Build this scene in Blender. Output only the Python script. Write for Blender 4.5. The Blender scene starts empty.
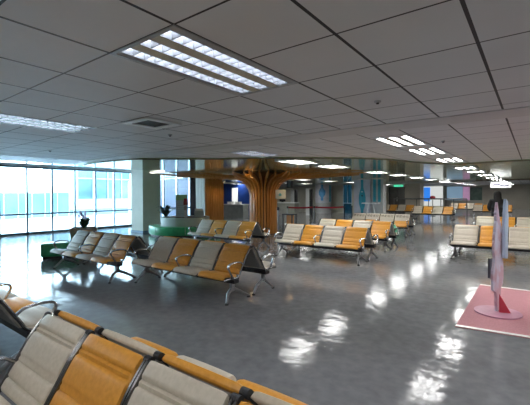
import bpy, bmesh, math, random
from mathutils import Vector, Matrix
random.seed(7)
PI = math.pi
sc = bpy.context.scene
COL = sc.collection

# ---------------------------------------------------------------- camera, sky, exposure
EYE = 1.65
f_px, yaw, pit, rol = 359.33, .6433, -.0097, -.0052
fw = Vector((-math.sin(yaw), math.cos(yaw), 0)); rt = Vector((math.cos(yaw), math.sin(yaw), 0)); up = Vector((0, 0, 1))
F = fw*math.cos(pit) + up*math.sin(pit); U = -fw*math.sin(pit) + up*math.cos(pit)
R2 = rt*math.cos(rol) + U*math.sin(rol); U2 = -rt*math.sin(rol) + U*math.cos(rol)
cd = bpy.data.cameras.new('camera'); cam = bpy.data.objects.new('camera', cd); COL.objects.link(cam)
m = Matrix.Identity(4)
for i in range(3):
    m[i][0], m[i][1], m[i][2] = R2[i], U2[i], -F[i]
m.translation = (0, 0, EYE)
cam.matrix_world = m
cd.sensor_width = 36; cd.lens = f_px/530*36; cd.shift_y = -4.5/530; cd.clip_end = 300; cd.clip_start = .05
sc.camera = cam
w = bpy.data.worlds.new('overcast_sky'); sc.world = w; w.use_nodes = True
bg = w.node_tree.nodes['Background']; bg.inputs[0].default_value = (.80, .92, 1.0, 1); bg.inputs[1].default_value = 5.0
sc.view_settings.view_transform = 'Standard'; sc.view_settings.look = 'None'
sc.view_settings.gamma = 1; sc.view_settings.use_curve_mapping = False
sc.view_settings.exposure = 1.7
LAMP = 14.0

CEIL = EYE + .91         # ceiling height
KC = .91/1.08
TS = .7513*KC            # ceiling tile
TX, TY = -.3256*KC, 1.486*KC   # a crossing of the ceiling grid

# ---------------------------------------------------------------- materials
MATS = {}
def mat(name, col, rough=.5, metal=0., emit=None, estr=0., spec=.5, coat=0.):
    if name in MATS: return MATS[name]
    mm = bpy.data.materials.new(name); mm.use_nodes = True
    b = mm.node_tree.nodes['Principled BSDF']
    b.inputs['Base Color'].default_value = (*col, 1); b.inputs['Roughness'].default_value = rough
    b.inputs['Metallic'].default_value = metal; b.inputs['Specular IOR Level'].default_value = spec
    b.inputs['Coat Weight'].default_value = coat
    if emit:
        b.inputs['Emission Color'].default_value = (*emit, 1); b.inputs['Emission Strength'].default_value = estr
    MATS[name] = mm
    return mm
def nodes(mm): return mm.node_tree.nodes, mm.node_tree.links, mm.node_tree.nodes['Principled BSDF']
def noise_mat(name, c1, c2, scale, rough=.5, metal=0., bump=0., detail=3., stretch=(1, 1, 1), lo=.35, hi=.65, spec=.5, coat=0.):
    if name in MATS: return MATS[name]
    mm = mat(name, c1, rough, metal, spec=spec, coat=coat)
    N, L, b = nodes(mm)
    tc = N.new('ShaderNodeTexCoord'); mp = N.new('ShaderNodeMapping'); mp.inputs['Scale'].default_value = stretch
    no = N.new('ShaderNodeTexNoise'); no.inputs['Scale'].default_value = scale; no.inputs['Detail'].default_value = detail
    cr = N.new('ShaderNodeValToRGB'); cr.color_ramp.elements[0].position = lo; cr.color_ramp.elements[1].position = hi
    cr.color_ramp.elements[0].color = (*c1, 1); cr.color_ramp.elements[1].color = (*c2, 1)
    L.new(tc.outputs['Object'], mp.inputs[0]); L.new(mp.outputs[0], no.inputs['Vector'])
    L.new(no.outputs['Fac'], cr.inputs[0]); L.new(cr.outputs[0], b.inputs['Base Color'])
    if bump:
        bp = N.new('ShaderNodeBump'); bp.inputs['Strength'].default_value = bump; bp.inputs['Distance'].default_value = .01
        L.new(no.outputs['Fac'], bp.inputs['Height']); L.new(bp.outputs[0], b.inputs['Normal'])
    return mm

beige = noise_mat('beige_vinyl', (.50, .445, .355), (.56, .50, .41), 40, .42, bump=.02)
orange = noise_mat('orange_vinyl', (.60, .265, .028), (.68, .31, .04), 40, .38, bump=.02)
shell = noise_mat('grey_seat_shell', (.26, .25, .23), (.31, .30, .28), 60, .55)
dchrome = noise_mat('dark_chrome', (.18, .18, .185), (.25, .25, .255), 3, .22, 1.)
chrome = noise_mat('chrome', (.55, .55, .56), (.66, .66, .67), 3, .16, 1.)
darkmetal = noise_mat('dark_steel', (.025, .025, .028), (.04, .04, .045), 20, .35, .4)
steel = noise_mat('brushed_steel', (.30, .30, .31), (.40, .40, .41), 12, .28, 1., stretch=(1, 1, 8))
rubber = noise_mat('black_rubber', (.015, .015, .016), (.03, .03, .03), 30, .6)
wood = noise_mat('honey_wood', (.50, .21, .045), (.64, .30, .085), 3, .33, bump=.03, stretch=(8, 8, .7))
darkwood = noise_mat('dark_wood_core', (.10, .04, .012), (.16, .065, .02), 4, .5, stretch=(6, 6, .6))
daylit_wood = noise_mat('daylit_slats', (.50, .47, .40), (.58, .55, .48), 4, .4, stretch=(8, 8, .6))  # wood slats with window daylight put into the colour
frame_m = noise_mat('window_frame_aluminium', (.58, .68, .76), (.64, .74, .82), 5, .4, .2)
frame_d = noise_mat('dark_window_rail', (.10, .16, .22), (.13, .19, .25), 5, .4, .3)
colm = noise_mat('column_plaster', (.58, .57, .47), (.64, .63, .53), 2, .55)
wallg = noise_mat('grey_green_wall', (.46, .45, .385), (.52, .51, .44), 1.2, .5)
wallb = noise_mat('beige_wall', (.46, .43, .36), (.52, .49, .41), 1.2, .5)
walln = noise_mat('navy_wall', (.02, .028, .05), (.03, .04, .07), 2, .45)
blue_m = noise_mat('deep_blue_panel', (.008, .035, .18), (.014, .05, .24), 1.5, .35)
white_m = noise_mat('white_laminate', (.70, .70, .70), (.76, .76, .76), 3, .35)
greyl = noise_mat('light_grey_laminate', (.40, .41, .42), (.47, .48, .49), 3, .35)
green_v = noise_mat('green_vinyl', (.03, .32, .13), (.045, .40, .165), 6, .3, bump=.02)
greyv = noise_mat('planter_grey', (.50, .52, .50), (.56, .58, .56), 4, .4)
tanm = noise_mat('planter_tan', (.30, .23, .16), (.36, .28, .20), 4, .45)
soil = noise_mat('planter_soil', (.035, .022, .012), (.10, .065, .04), 40, .9, bump=.4)
leafm = noise_mat('dark_leaf', (.008, .035, .018), (.02, .08, .035), 12, .35)
purple = noise_mat('purple_petal', (.10, .015, .14), (.20, .03, .24), 15, .5)
black_m = noise_mat('black_plastic', (.012, .012, .013), (.022, .022, .024), 12, .4)
black_c = noise_mat('black_cloth', (.010, .010, .012), (.02, .02, .022), 60, .85, bump=.2)
hair_m = noise_mat('black_hair', (.006, .005, .005), (.014, .011, .010), 30, .75, stretch=(6, 6, .6))
skin_m = noise_mat('skin', (.48, .29, .20), (.55, .34, .25), 20, .5)
red_m = noise_mat('red_webbing', (.36, .006, .02), (.44, .012, .03), 30, .5)
teal_m = noise_mat('teal_print', (.03, .26, .36), (.05, .36, .48), 3, .3)
bluep = noise_mat('blue_print', (.04, .18, .42), (.08, .30, .58), 2, .3)
lilac = noise_mat('lilac_panel', (.46, .46, .53), (.56, .56, .63), 3, .35)
mirrorbrown = noise_mat('brown_soffit', (.09, .065, .045), (.13, .095, .065), 3, .4)
greensoffit = noise_mat('green_soffit', (.02, .16, .05), (.05, .26, .09), 2.5, .3)

def glass_mat(name, tint):
    mm = bpy.data.materials.new(name); mm.use_nodes = True
    N, L = mm.node_tree.nodes, mm.node_tree.links
    N.remove(N['Principled BSDF'])
    t = N.new('ShaderNodeBsdfTransparent'); t.inputs[0].default_value = (*tint, 1)
    g = N.new('ShaderNodeBsdfGlossy'); g.inputs['Roughness'].default_value = .02
    fr = N.new('ShaderNodeFresnel'); fr.inputs[0].default_value = 1.35
    mx = N.new('ShaderNodeMixShader')
    L.new(fr.outputs[0], mx.inputs[0]); L.new(t.outputs[0], mx.inputs[1]); L.new(g.outputs[0], mx.inputs[2])
    L.new(mx.outputs[0], N['Material Output'].inputs[0])
    return mm
glass = glass_mat('window_glass', (.84, .95, 1)); glass_t = glass_mat('tinted_window_glass', (.022, .052, .066))

def floor_mat():
    mm = mat('polished_vinyl_floor', (.2, .2, .2), .1, spec=.125)
    N, L, b = nodes(mm)
    tc = N.new('ShaderNodeTexCoord')
    n1 = N.new('ShaderNodeTexNoise'); n1.inputs['Scale'].default_value = 1.1; n1.inputs['Detail'].default_value = 6
    n2 = N.new('ShaderNodeTexNoise'); n2.inputs['Scale'].default_value = 9; n2.inputs['Detail'].default_value = 5
    L.new(tc.outputs['Object'], n1.inputs['Vector']); L.new(tc.outputs['Object'], n2.inputs['Vector'])
    ad = N.new('ShaderNodeMath'); ad.operation = 'ADD'; L.new(n1.outputs[0], ad.inputs[0]); L.new(n2.outputs[0], ad.inputs[1])
    hf = N.new('ShaderNodeMath'); hf.operation = 'MULTIPLY'; hf.inputs[1].default_value = .5; L.new(ad.outputs[0], hf.inputs[0])
    cr = N.new('ShaderNodeValToRGB'); cr.color_ramp.elements[0].position = .38; cr.color_ramp.elements[1].position = .64
    cr.color_ramp.elements[0].color = (.145, .149, .157, 1); cr.color_ramp.elements[1].color = (.205, .209, .218, 1)
    L.new(hf.outputs[0], cr.inputs[0]); L.new(cr.outputs[0], b.inputs['Base Color'])
    n3 = N.new('ShaderNodeTexNoise'); n3.inputs['Scale'].default_value = 4.5; n3.inputs['Detail'].default_value = 4
    L.new(tc.outputs['Object'], n3.inputs['Vector'])
    mr = N.new('ShaderNodeMapRange'); mr.inputs[3].default_value = .05; mr.inputs[4].default_value = .15
    mr.inputs[1].default_value = .3; mr.inputs[2].default_value = .7
    L.new(n2.outputs[0], mr.inputs[0]); L.new(mr.outputs[0], b.inputs['Roughness'])
    bp = N.new('ShaderNodeBump'); bp.inputs['Strength'].default_value = .22; bp.inputs['Distance'].default_value = .02
    L.new(n3.outputs[0], bp.inputs['Height']); L.new(bp.outputs[0], b.inputs['Normal'])
    return mm
def ceil_mat():
    mm = mat('ceiling_tiles', (.5, .5, .5), .55)
    N, L, b = nodes(mm)
    tc = N.new('ShaderNodeTexCoord'); sp = N.new('ShaderNodeSeparateXYZ'); L.new(tc.outputs['Object'], sp.inputs[0])
    def line(out, off, half):
        a = N.new('ShaderNodeMath'); a.operation = 'SUBTRACT'; a.inputs[1].default_value = off - TS*200; L.new(out, a.inputs[0])
        d = N.new('ShaderNodeMath'); d.operation = 'DIVIDE'; d.inputs[1].default_value = TS; L.new(a.outputs[0], d.inputs[0])
        fr = N.new('ShaderNodeMath'); fr.operation = 'FRACT'; L.new(d.outputs[0], fr.inputs[0])
        s = N.new('ShaderNodeMath'); s.operation = 'SUBTRACT'; s.inputs[1].default_value = .5; L.new(fr.outputs[0], s.inputs[0])
        ab = N.new('ShaderNodeMath'); ab.operation = 'ABSOLUTE'; L.new(s.outputs[0], ab.inputs[0])
        g = N.new('ShaderNodeMath'); g.operation = 'GREATER_THAN'; g.inputs[1].default_value = .5 - half/TS; L.new(ab.outputs[0], g.inputs[0])
        return g.outputs[0]
    lx = line(sp.outputs[0], TX, .0105); ly = line(sp.outputs[1], TY, .007)
    # the plain border strip has no cross joints
    mxm = N.new('ShaderNodeMath'); mxm.operation = 'MAXIMUM'; L.new(lx, mxm.inputs[0]); L.new(ly, mxm.inputs[1])
    n = N.new('ShaderNodeTexNoise'); n.inputs['Scale'].default_value = 1.3; L.new(tc.outputs['Object'], n.inputs['Vector'])
    cr = N.new('ShaderNodeValToRGB'); cr.color_ramp.elements[0].position = .3; cr.color_ramp.elements[1].position = .7
    cr.color_ramp.elements[0].color = (.69, .70, .705, 1); cr.color_ramp.elements[1].color = (.74, .75, .755, 1)
    L.new(n.outputs[0], cr.inputs[0])
    mx = N.new('ShaderNodeMixRGB'); mx.inputs[2].default_value = (.015, .015, .017, 1)
    L.new(mxm.outputs[0], mx.inputs[0]); L.new(cr.outputs[0], mx.inputs[1]); L.new(mx.outputs[0], b.inputs['Base Color'])
    return mm
def leaf_mirror_mat():
    mm = mat('leaf_print_mirror', (.3, .35, .2), .1, .5)
    N, L, b = nodes(mm)
    tc = N.new('ShaderNodeTexCoord')
    n = N.new('ShaderNodeTexNoise'); n.inputs['Scale'].default_value = 1.6; n.inputs['Detail'].default_value = 7
    v = N.new('ShaderNodeTexVoronoi'); v.inputs['Scale'].default_value = 7
    for q in (n, v): L.new(tc.outputs['Object'], q.inputs['Vector'])
    ad = N.new('ShaderNodeMath'); ad.operation = 'MULTIPLY_ADD'; ad.inputs[1].default_value = .35
    L.new(v.outputs['Distance'], ad.inputs[0]); L.new(n.outputs[0], ad.inputs[2])
    cr = N.new('ShaderNodeValToRGB'); e = cr.color_ramp.elements
    e[0].position = .42; e[0].color = (.20, .34, .09, 1); e[1].position = .85; e[1].color = (.62, .68, .56, 1)
    k = e.new(.6); k.color = (.42, .54, .26, 1)
    L.new(ad.outputs[0], cr.inputs[0])
    L.new(cr.outputs[0], b.inputs['Base Color'])
    return mm
floor_m, ceil_m, mirror_m = floor_mat(), ceil_mat(), leaf_mirror_mat()
lamp_t = mat('lit_tube', (.9, .9, .9), .4, emit=(.93, .96, 1), estr=LAMP*1.6)
lamp_w = mat('lit_lamp', (.9, .9, .9), .4, emit=(1, .99, .975), estr=LAMP)
louvre_m = mat('louvre_white', (.11, .12, .14), .3)
housing_m = noise_mat('lamp_trough', (.08, .085, .09), (.11, .115, .12), 4, .3)
strip_g = noise_mat('strip_between_lamps', (.26, .25, .22), (.30, .29, .26), 4, .4)
reflector = noise_mat('warm_reflector_strip', (.62, .56, .42), (.68, .62, .48), 4, .3)
lit_white = mat('lit_white_panel', (.8, .8, .8), .4, emit=(.92, .95, .92), estr=.2)
lit_blue = mat('lit_blue_panel', (.1, .3, .8), .4, emit=(.03, .22, .8), estr=.3)
lit_pink = mat('lit_pink_panel', (.7, .4, .6), .4, emit=(.75, .42, .7), estr=.11)
lit_sky = mat('lit_pale_blue_panel', (.4, .6, .8), .4, emit=(.32, .5, .68), estr=.13)
lit_green = mat('lit_exit_green', (.1, .6, .4), .4, emit=(.08, .75, .42), estr=.4)
warm_l = mat('lit_warm_lamp', (.9, .8, .6), .4, emit=(1, .72, .38), estr=75)
strip_m = mat('lit_strip', (.9, .9, .9), .4, emit=(1, .95, .85), estr=.9)

# ---------------------------------------------------------------- mesh helpers
class MB:
    def __init__(s): s.bm = bmesh.new(); s.mi = 0
    def face(s, vs):
        try:
            fc = s.bm.faces.new(vs); fc.material_index = s.mi; return fc
        except ValueError: return None
    def box(s, x0, x1, y0, y1, z0, z1, M=None):
        c = [Vector((x, y, z)) for z in (z0, z1) for y in (y0, y1) for x in (x0, x1)]
        if M: c = [M @ p for p in c]
        v = [s.bm.verts.new(p) for p in c]
        for q in ((0, 2, 3, 1), (4, 5, 7, 6), (0, 1, 5, 4), (2, 6, 7, 3), (0, 4, 6, 2), (1, 3, 7, 5)): s.face([v[i] for i in q])
        return s
    def tube(s, pts, r, n=8, sx=1.):
        pts = [Vector(p) for p in pts]; rings = []
        prev = None
        for i, p in enumerate(pts):
            t = (pts[min(i+1, len(pts)-1)] - pts[max(i-1, 0)]).normalized()
            a = Vector((0, 0, 1)) if abs(t.z) < .9 else Vector((1, 0, 0))
            if prev is not None: a = prev
            u = (a - t*a.dot(t)).normalized(); prev = u; vv = t.cross(u)
            rr = r[i] if isinstance(r, (list, tuple)) else r
            rings.append([s.bm.verts.new(p + u*math.cos(2*PI*k/n)*rr + vv*math.sin(2*PI*k/n)*rr*sx) for k in range(n)])
        for a, b in zip(rings, rings[1:]):
            for k in range(n): s.face([a[k], a[(k+1) % n], b[(k+1) % n], b[k]])
        s.face(rings[0][::-1]); s.face(rings[-1])
        return s
    def lathe(s, prof, c=(0, 0), n=24, a0=0., a1=2*PI):
        full = abs(a1-a0-2*PI) < 1e-6
        cnt = n if full else n+1
        rings = []
        for k in range(cnt):
            a = a0 + (a1-a0)*k/n
            rings.append([s.bm.verts.new((c[0]+r*math.cos(a), c[1]+r*math.sin(a), z)) for r, z in prof])
        for k in range(n):
            A, B = rings[k], rings[(k+1) % cnt]
            for i in range(len(prof)-1): s.face([A[i], B[i], B[i+1], A[i+1]])
        if not full:
            s.face(rings[0][::-1]); s.face(rings[-1])
        return s
    def loft(s, rings, cap=True):
        rv = [[s.bm.verts.new(p) for p in r] for r in rings]; n = len(rv[0])
        for a, b in zip(rv, rv[1:]):
            for k in range(n): s.face([a[k], a[(k+1) % n], b[(k+1) % n], b[k]])
        if cap: s.face(rv[0][::-1]); s.face(rv[-1])
        return s
    def prism(s, poly, M):                       # polygon (u, v) between depths given by M(u, v, d)
        a = [s.bm.verts.new(M(u, v, 0)) for u, v in poly]; b = [s.bm.verts.new(M(u, v, 1)) for u, v in poly]
        n = len(poly)
        s.face(a[::-1]); s.face(b)
        for k in range(n): s.face([a[k], a[(k+1) % n], b[(k+1) % n], b[k]])
        return s
    def build(s, name, m, parent=None, smooth=False, bevel=0., loc=None):
        bm = s.bm
        bmesh.ops.remove_doubles(bm, verts=bm.verts, dist=1e-6)
        if bevel: bmesh.ops.bevel(bm, geom=list(bm.edges), offset=bevel, segments=2, profile=.5, affect='EDGES', clamp_overlap=True)
        bmesh.ops.recalc_face_normals(bm, faces=bm.faces)
        me = bpy.data.meshes.new(name); bm.to_mesh(me); bm.free()
        for mm in (m if isinstance(m, (list, tuple)) else [m]): me.materials.append(mm)
        if smooth:
            me.polygons.foreach_set('use_smooth', [True]*len(me.polygons))
            try: me.set_sharp_from_angle(angle=math.radians(45))
            except Exception: pass
        o = bpy.data.objects.new(name, me); COL.objects.link(o)
        if parent is not None: o.parent = parent
        if loc: o.location = loc
        return o
def box(*a): return MB().box(*a)
def tag(o, label, cat, group=None):
    o['label'] = label; o['category'] = cat
    if group: o['group'] = group
    return o
def thing(name, label, cat, loc=(0, 0, 0), rz=0., group=None):
    o = bpy.data.objects.new(name, None); COL.objects.link(o); o.location = loc; o.rotation_euler = (0, 0, rz)
    o.empty_display_size = .2
    return tag(o, label, cat, group)
def struct(name, mb, m, parent=None, **k):
    o = mb.build(name, m, parent, **k); o['kind'] = 'structure'; return o
KIDS = {}
def copy_tree(o, parent=None):
    c = o.copy(); COL.objects.link(c)
    if parent is not None: c.parent = parent
    for ch in [q for q in bpy.data.objects if q.parent == o]: copy_tree(ch, c)
    return c

# ---------------------------------------------------------------- the setting
XL, XW, XR = -24., -17.4, 6.
Y0, YB = -4., 46.
YJ = 15.3                        # the window wall ends here
struct('floor', box(XW, XR, Y0, 29.2, -.2, 0).box(-12.2, XR, 29.2, YB, -.2, 0).box(XL, XW, YJ, 29.2, -.2, 0), floor_m)

ROW_A = [KC*v for v in (6.91, 9.15, 12.2, 15.6, 18.75, 22.6, 26.6, 30.2, 33.8, 37.4, 41., 45., 49.)]
ROW_B = [KC*v for v in (6.8, 8.95, 11.4, 16.06, 19.34, 23.2, 27.3, 31.8, 36., 40.2, 44.5, 49.)]
LF = 2*TS
XA0, XA1 = TX-3*TS, TX-2*TS
XB0, XB1 = TX-8*TS, TX-7*TS
ROW_R = [-2.0, TY, 4.0*KC] + ROW_A[:7]
holes = [(TX+2*TS, TX+3*TS, y, y+LF) for y in ROW_R if y < 12] + [(XA0, XA1, -2., -2.+LF), (XB0, XB1, -2., -2.+LF)]
holes += [(XA0, XA1, y, y+LF) for y in [TY]+ROW_A if y < 11] + [(XB0, XB1, y, y+LF) for y in (TY, ROW_B[0])]
def ceil_mesh(x0, x1, y0, y1, z, holes):
    xs = sorted({x0, x1, *[h[0] for h in holes], *[h[1] for h in holes]}); ys = sorted({y0, y1, *[h[2] for h in holes], *[h[3] for h in holes]})
    mb = MB()
    V = {}
    def v(x, y):
        if (x, y) not in V: V[(x, y)] = mb.bm.verts.new((x, y, z))
        return V[(x, y)]
    for a, b in zip(xs, xs[1:]):
        for c, d in zip(ys, ys[1:]):
            mx, my = (a+b)/2, (c+d)/2
            if any(h[0] < mx < h[1] and h[2] < my < h[3] for h in holes): continue
            mb.face([v(a, c), v(a, d), v(b, d), v(b, c)])
    return mb
struct('ceiling', ceil_mesh(-9.52, XR, Y0, YB, CEIL, holes), ceil_m)
struct('ceiling', box(-9.52, XR, Y0, YB, CEIL+.25, CEIL+.3), wallb)
struct('ceiling', box(XL, -9.52, YJ, 29.2, CEIL, CEIL+.3), wallg)
struct('ceiling', box(-12.2, -9.52, 29.2, YB, CEIL, CEIL+.3), wallg)
struct('ceiling', box(XW-.1, -10.9, Y0, YJ, 3.25, 3.35), greyl)
struct('trim_1', box(-10.9, -9.52, Y0, 4.97, CEIL, 3.25), mirrorbrown)
struct('trim_2', box(-10.9, -9.52, 4.97, YJ, CEIL, 3.25), greensoffit)
struct('trim_3', box(-9.51, XR, 5.54*KC, 6.14*KC, CEIL-.012, CEIL+.01), noise_mat('plain_ceiling_strip', (.58, .58, .58), (.62, .62, .61), 2, .5))
# leaf printed mirror ceiling with a wavy front edge
pts = [(x*KC, y*KC) for x, y in ((-12.8, 6.35), (-11.9, 6.05), (-10.9, 5.94), (-9.3, 6.1), (-8.29, 6.92), (-7.39, 7.67), (-6.54, 8.05), (-5.8, 8.6), (-4.98, 9.3), (-4.2, 10.0), (-3.55, 11.1),
       (-3.2, 12.6), (-2.75, 13.8), (-2.1, 14.4), (-.6, 14.1), (2, 14.4), (XR/KC, 14.2))] + [(XR, 28), (-17.3, 28), (-17.3, 12.9), (-14.6, 12.4), (-12.9, 10.6), (-11.3, 8.9), (-10.95, 7.)]
mb = MB(); ZM = CEIL-.03
mb.prism(pts, lambda u, v, d: (u, v, ZM + d*.028))
struct('ceiling', mb, [mirror_m])
mb = MB()
mb.tube([(x, y, ZM-.004) for x, y in pts[:17]], .011, 6)
struct('trim_4', mb, mirrorbrown)
# beam that closes the mirror ceiling
struct('trim_5', box(-22, -3.2, 27.9, 28.4, 2.42, CEIL), greyl)
struct('trim_6', box(-3.2, XR, 28., 28.2, 2.48, CEIL), mirrorbrown)

# walls
struct('wall_right', box(XR, XR+.2, Y0, YB, 0, CEIL+.1), wallb)
struct('wall_front', box(XW, XR, Y0-.2, Y0, 0, 3.3), wallb)
struct('wall_back', box(-12.2, XR, YB, YB+.2, 0, CEIL+.1), wallb)
struct('wall_left', box(XL-.2, XL, YJ, 29.2, 0, CEIL+.1), wallg)
struct('wall_left', box(XL, XW-.02, YJ-.02, YJ+.2, 0, 3.3).box(XW-.02, XW+.1, YJ, YJ+1.1, 0, 3.3), walln)
struct('wall_left', box(XW-.2, XW, Y0, -.8, 0, 3.3), wallb)
struct('wall_left', box(XL, -13.3, 29., 29.2, 0, CEIL).box(-12.46, -12.2, 29., 29.2, 0, CEIL).box(-13.3, -12.46, 29, 29.2, 2.48, CEIL), wallg)
struct('wall_left', box(-12.2, -12.0, 29.2, 37, 0, CEIL), wallb)
struct('wall_back', box(-12.2, -9.9, 37., 37.2, 0, CEIL), wallg)
struct('wall_left', box(-12.2, -12.0, 37, YB, 0, CEIL), wallb)
# window wall
def window(name, ys, z0=.08, x=XW):
    r = bpy.data.objects.new(name, None); COL.objects.link(r); r['kind'] = 'structure'
    fr = MB(); dk = MB(); gl = MB()
    for y in (ys if ys[0] < 0 else ys[1:]):
        fr.box(x-.09, x+.05, y-.032, y+.032, 0, 3.25)
    a, b = ys[0], ys[-1]
    fr.box(x-.07, x+.04, a, b, 2.90, 3.03).box(x-.07, x+.04, a, b, 3.15, 3.25)
    dk.box(x-.08, x+.07, a, b, 0, .09).box(x-.06, x+.07, a, b, .83, .90).box(x-.06, x+.06, a, b, 2.83, 2.9)
    for y in (ys if ys[0] < 0 else ys[1:]): dk.box(x+.045, x+.062, y-.009, y+.009, .09, 2.9)
    gl.box(x-.012, x-.004, a, b, .09, 3.15)
    fr.build('window_frame', frame_m, r); dk.build('window_rail', frame_d, r); gl.build('window_pane', glass, r)
    return r
window('window_1', [-.8, .2, 1.2, 2.2]); window('window_2', [2.2, 3.2, 4.2, 5.2]); window('window_3', [5.2, 6.2, 7.2, 8.2])
window('window_4', [8.2, 9.2, 10.2, 11.2]); window('window_5', [11.2, 12.2, 13.3, 14.3, 15.3])
r = bpy.data.objects.new('window_6', None); COL.objects.link(r); r['kind'] = 'structure'
MB().box(-13.3, -13.25, 29., 29.15, 0, 2.48).box(-12.51, -12.46, 29., 29.15, 0, 2.48).box(-13.25, -12.51, 29, 29.15, .82, .9).box(-12.9, -12.86, 29, 29.15, .9, 2.48).build('window_frame', frame_m, r)
box(-13.25, -12.51, 29.06, 29.08, 0, 2.48).build('window_pane', glass_t, r)

# columns of the building
struct('wall_left', box(-14.5, -13.65, 9.33, 10.25, 0, CEIL+.5), colm)
struct('trim_7', MB().box(-14.53, -13.62, 9.30, 10.28, 0, .09), frame_d)
struct('wall_back', box(-8.65, -7.45, 31, 32.2, 0, CEIL), wallb)

# ---------------------------------------------------------------- outside
struct('ground', box(-90, XW-.1, -30, 60, -.35, -.15), noise_mat('pale_concrete', (.40, .44, .48), (.46, .50, .54), .5, .8))
t = thing('screen_fence', 'pale blue translucent screen outside the left windows', 'fence', (-27, 4, -.15))
mb = MB()
for k in range(16): mb.box(0, .06, k*.8-4.5, k*.8-3.71, .6, 2.0)
mb.build('screen_panel', noise_mat('pale_blue_screen', (.085, .15, .19), (.11, .18, .22), .8, .3), t)
mb = MB()
for k in range(17): mb.box(.0, .1, k*.8-4.515, k*.8-4.49, 0, 2.02)
mb.build('fence_post', frame_m, t)
t = thing('terminal_building', 'blue glazed building seen through the right-hand windows', 'building', (-46, 22, -.15))
box(-10, 0, 0, 40, 1.2, 7.5).build('glass_facade', noise_mat('blue_glass_facade', (.02, .065, .115), (.07, .15, .21), .35, .15, .2, stretch=(1, 1, 2)), t)
mb = MB()
for k in range(21): mb.box(0, .15, k*2-.07, k*2+.07, 1.2, 7.5)
for z in (1.2, 3.9, 5.7, 7.4): mb.box(0, .18, 0, 40, z, z+.16)
mb.build('facade_grid', noise_mat('pale_mullion', (.17, .22, .26), (.20, .25, .29), 1, .5), t)
box(-10, .3, 0, 40, 0, 1.2).build('plinth', noise_mat('pale_plinth', (.16, .215, .25), (.19, .245, .28), .6, .6), t)
box(-10, .8, 0, 40, 7.5, 8.0).build('roof_edge', noise_mat('white_roof_edge', (.7, .75, .8), (.76, .8, .84), 1, .6), t)
tag(MB().box(-33.2, -32.4, 10, 30, -.15, .45).build('parapet', noise_mat('pale_blue_parapet', (.10, .16, .20), (.12, .18, .22), 1, .5)),
    'low pale blue parapet outside, below the middle window rail', 'parapet')

# ---------------------------------------------------------------- ceiling things
def fixture(x, y, z, label, louvre):
    wd, ln = TS, LF
    t = thing('ceiling_light', label, 'ceiling light', (x, y, z), 0, 'three-lamp ceiling lights')
    e = .028
    MB().box(0, wd, 0, e, -.006, .03).box(0, wd, ln-e, ln, -.006, .03).box(0, e, e, ln-e, -.006, .03).box(wd-e, wd, e, ln-e, -.006, .03).build('frame', greyl, t)
    up_ = .11 if louvre else .02
    n = 3; lw = .105 if louvre else .088; gap = (wd-2*e-n*lw)/(n+1)*.6; mid = (wd-2*e-n*lw-2*gap)/2
    xs = [e+gap+k*(lw+mid) for k in range(n)]
    h = MB()
    h.box(.004, wd-.004, .004, ln-.004, up_+.012, up_+.02)
    h.build('housing', housing_m, t)
    for k in range(2):
        a = xs[k]+lw; MB().box(a, a+mid, e, ln-e, .0, .012 if not louvre else .02).build('reflector_strip', reflector if louvre else strip_g, t)
    box(e, xs[0], e, ln-e, 0, .012).build('side_strip', greyl, t); box(xs[2]+lw, wd-e, e, ln-e, 0, .012).build('side_strip', greyl, t)
    for k in range(n):
        if louvre: lamp = MB().tube([(xs[k]+lw/2, e+.04, .075), (xs[k]+lw/2, ln-e-.04, .075)], .018, 10).build('lamp', lamp_t, t, smooth=True)
        else: lamp = box(xs[k]+.01, xs[k]+lw-.01, e+.05, ln-e-.05, up_*.55, up_*.55+.008).build('lamp', lamp_w, t)
        if louvre:
            lv = MB()
            q = 14
            for i in range(q+1):
                yy = e+.01+(ln-2*e-.02)*i/q
                lv.box(xs[k], xs[k]+lw, yy-.004, yy+.004, .004, .062)
            lv.box(xs[k]-.003, xs[k]+.003, e, ln-e, .0, .10).box(xs[k]+lw-.003, xs[k]+lw+.003, e, ln-e, 0, .10)
            lv.build('louvre', louvre_m, lamp)
    return t
fixture(XA0, TY, CEIL, 'large three-strip louvred ceiling light nearest the camera', True)
fixture(XB0, TY, CEIL, 'louvred ceiling light at the left edge of the photo', True)
OA = ['first', 'second', 'third', 'fourth', 'fifth', 'sixth', 'seventh', 'eighth', 'ninth', 'tenth', 'eleventh', 'twelfth', 'thirteenth']
for k, y in enumerate(ROW_A):
    fixture(XA0, y, CEIL if y < 11 else ZM-.03, '%s ceiling light of the receding bright row above the right-hand aisle' % OA[k], False)
for k, y in enumerate(ROW_B):
    fixture(XB0, y, CEIL if k == 0 else ZM-.03, '%s ceiling light of the left row that runs away past the wooden tree column' % OA[k], k == 0)
for k, y in enumerate((29.6, 33.)):
    fixture(-11.2, y, CEIL-.05, ['far ceiling light above the teal print columns, nearer of two', 'far ceiling light above the dark exit doors, farther of two'][k], False)

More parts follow.
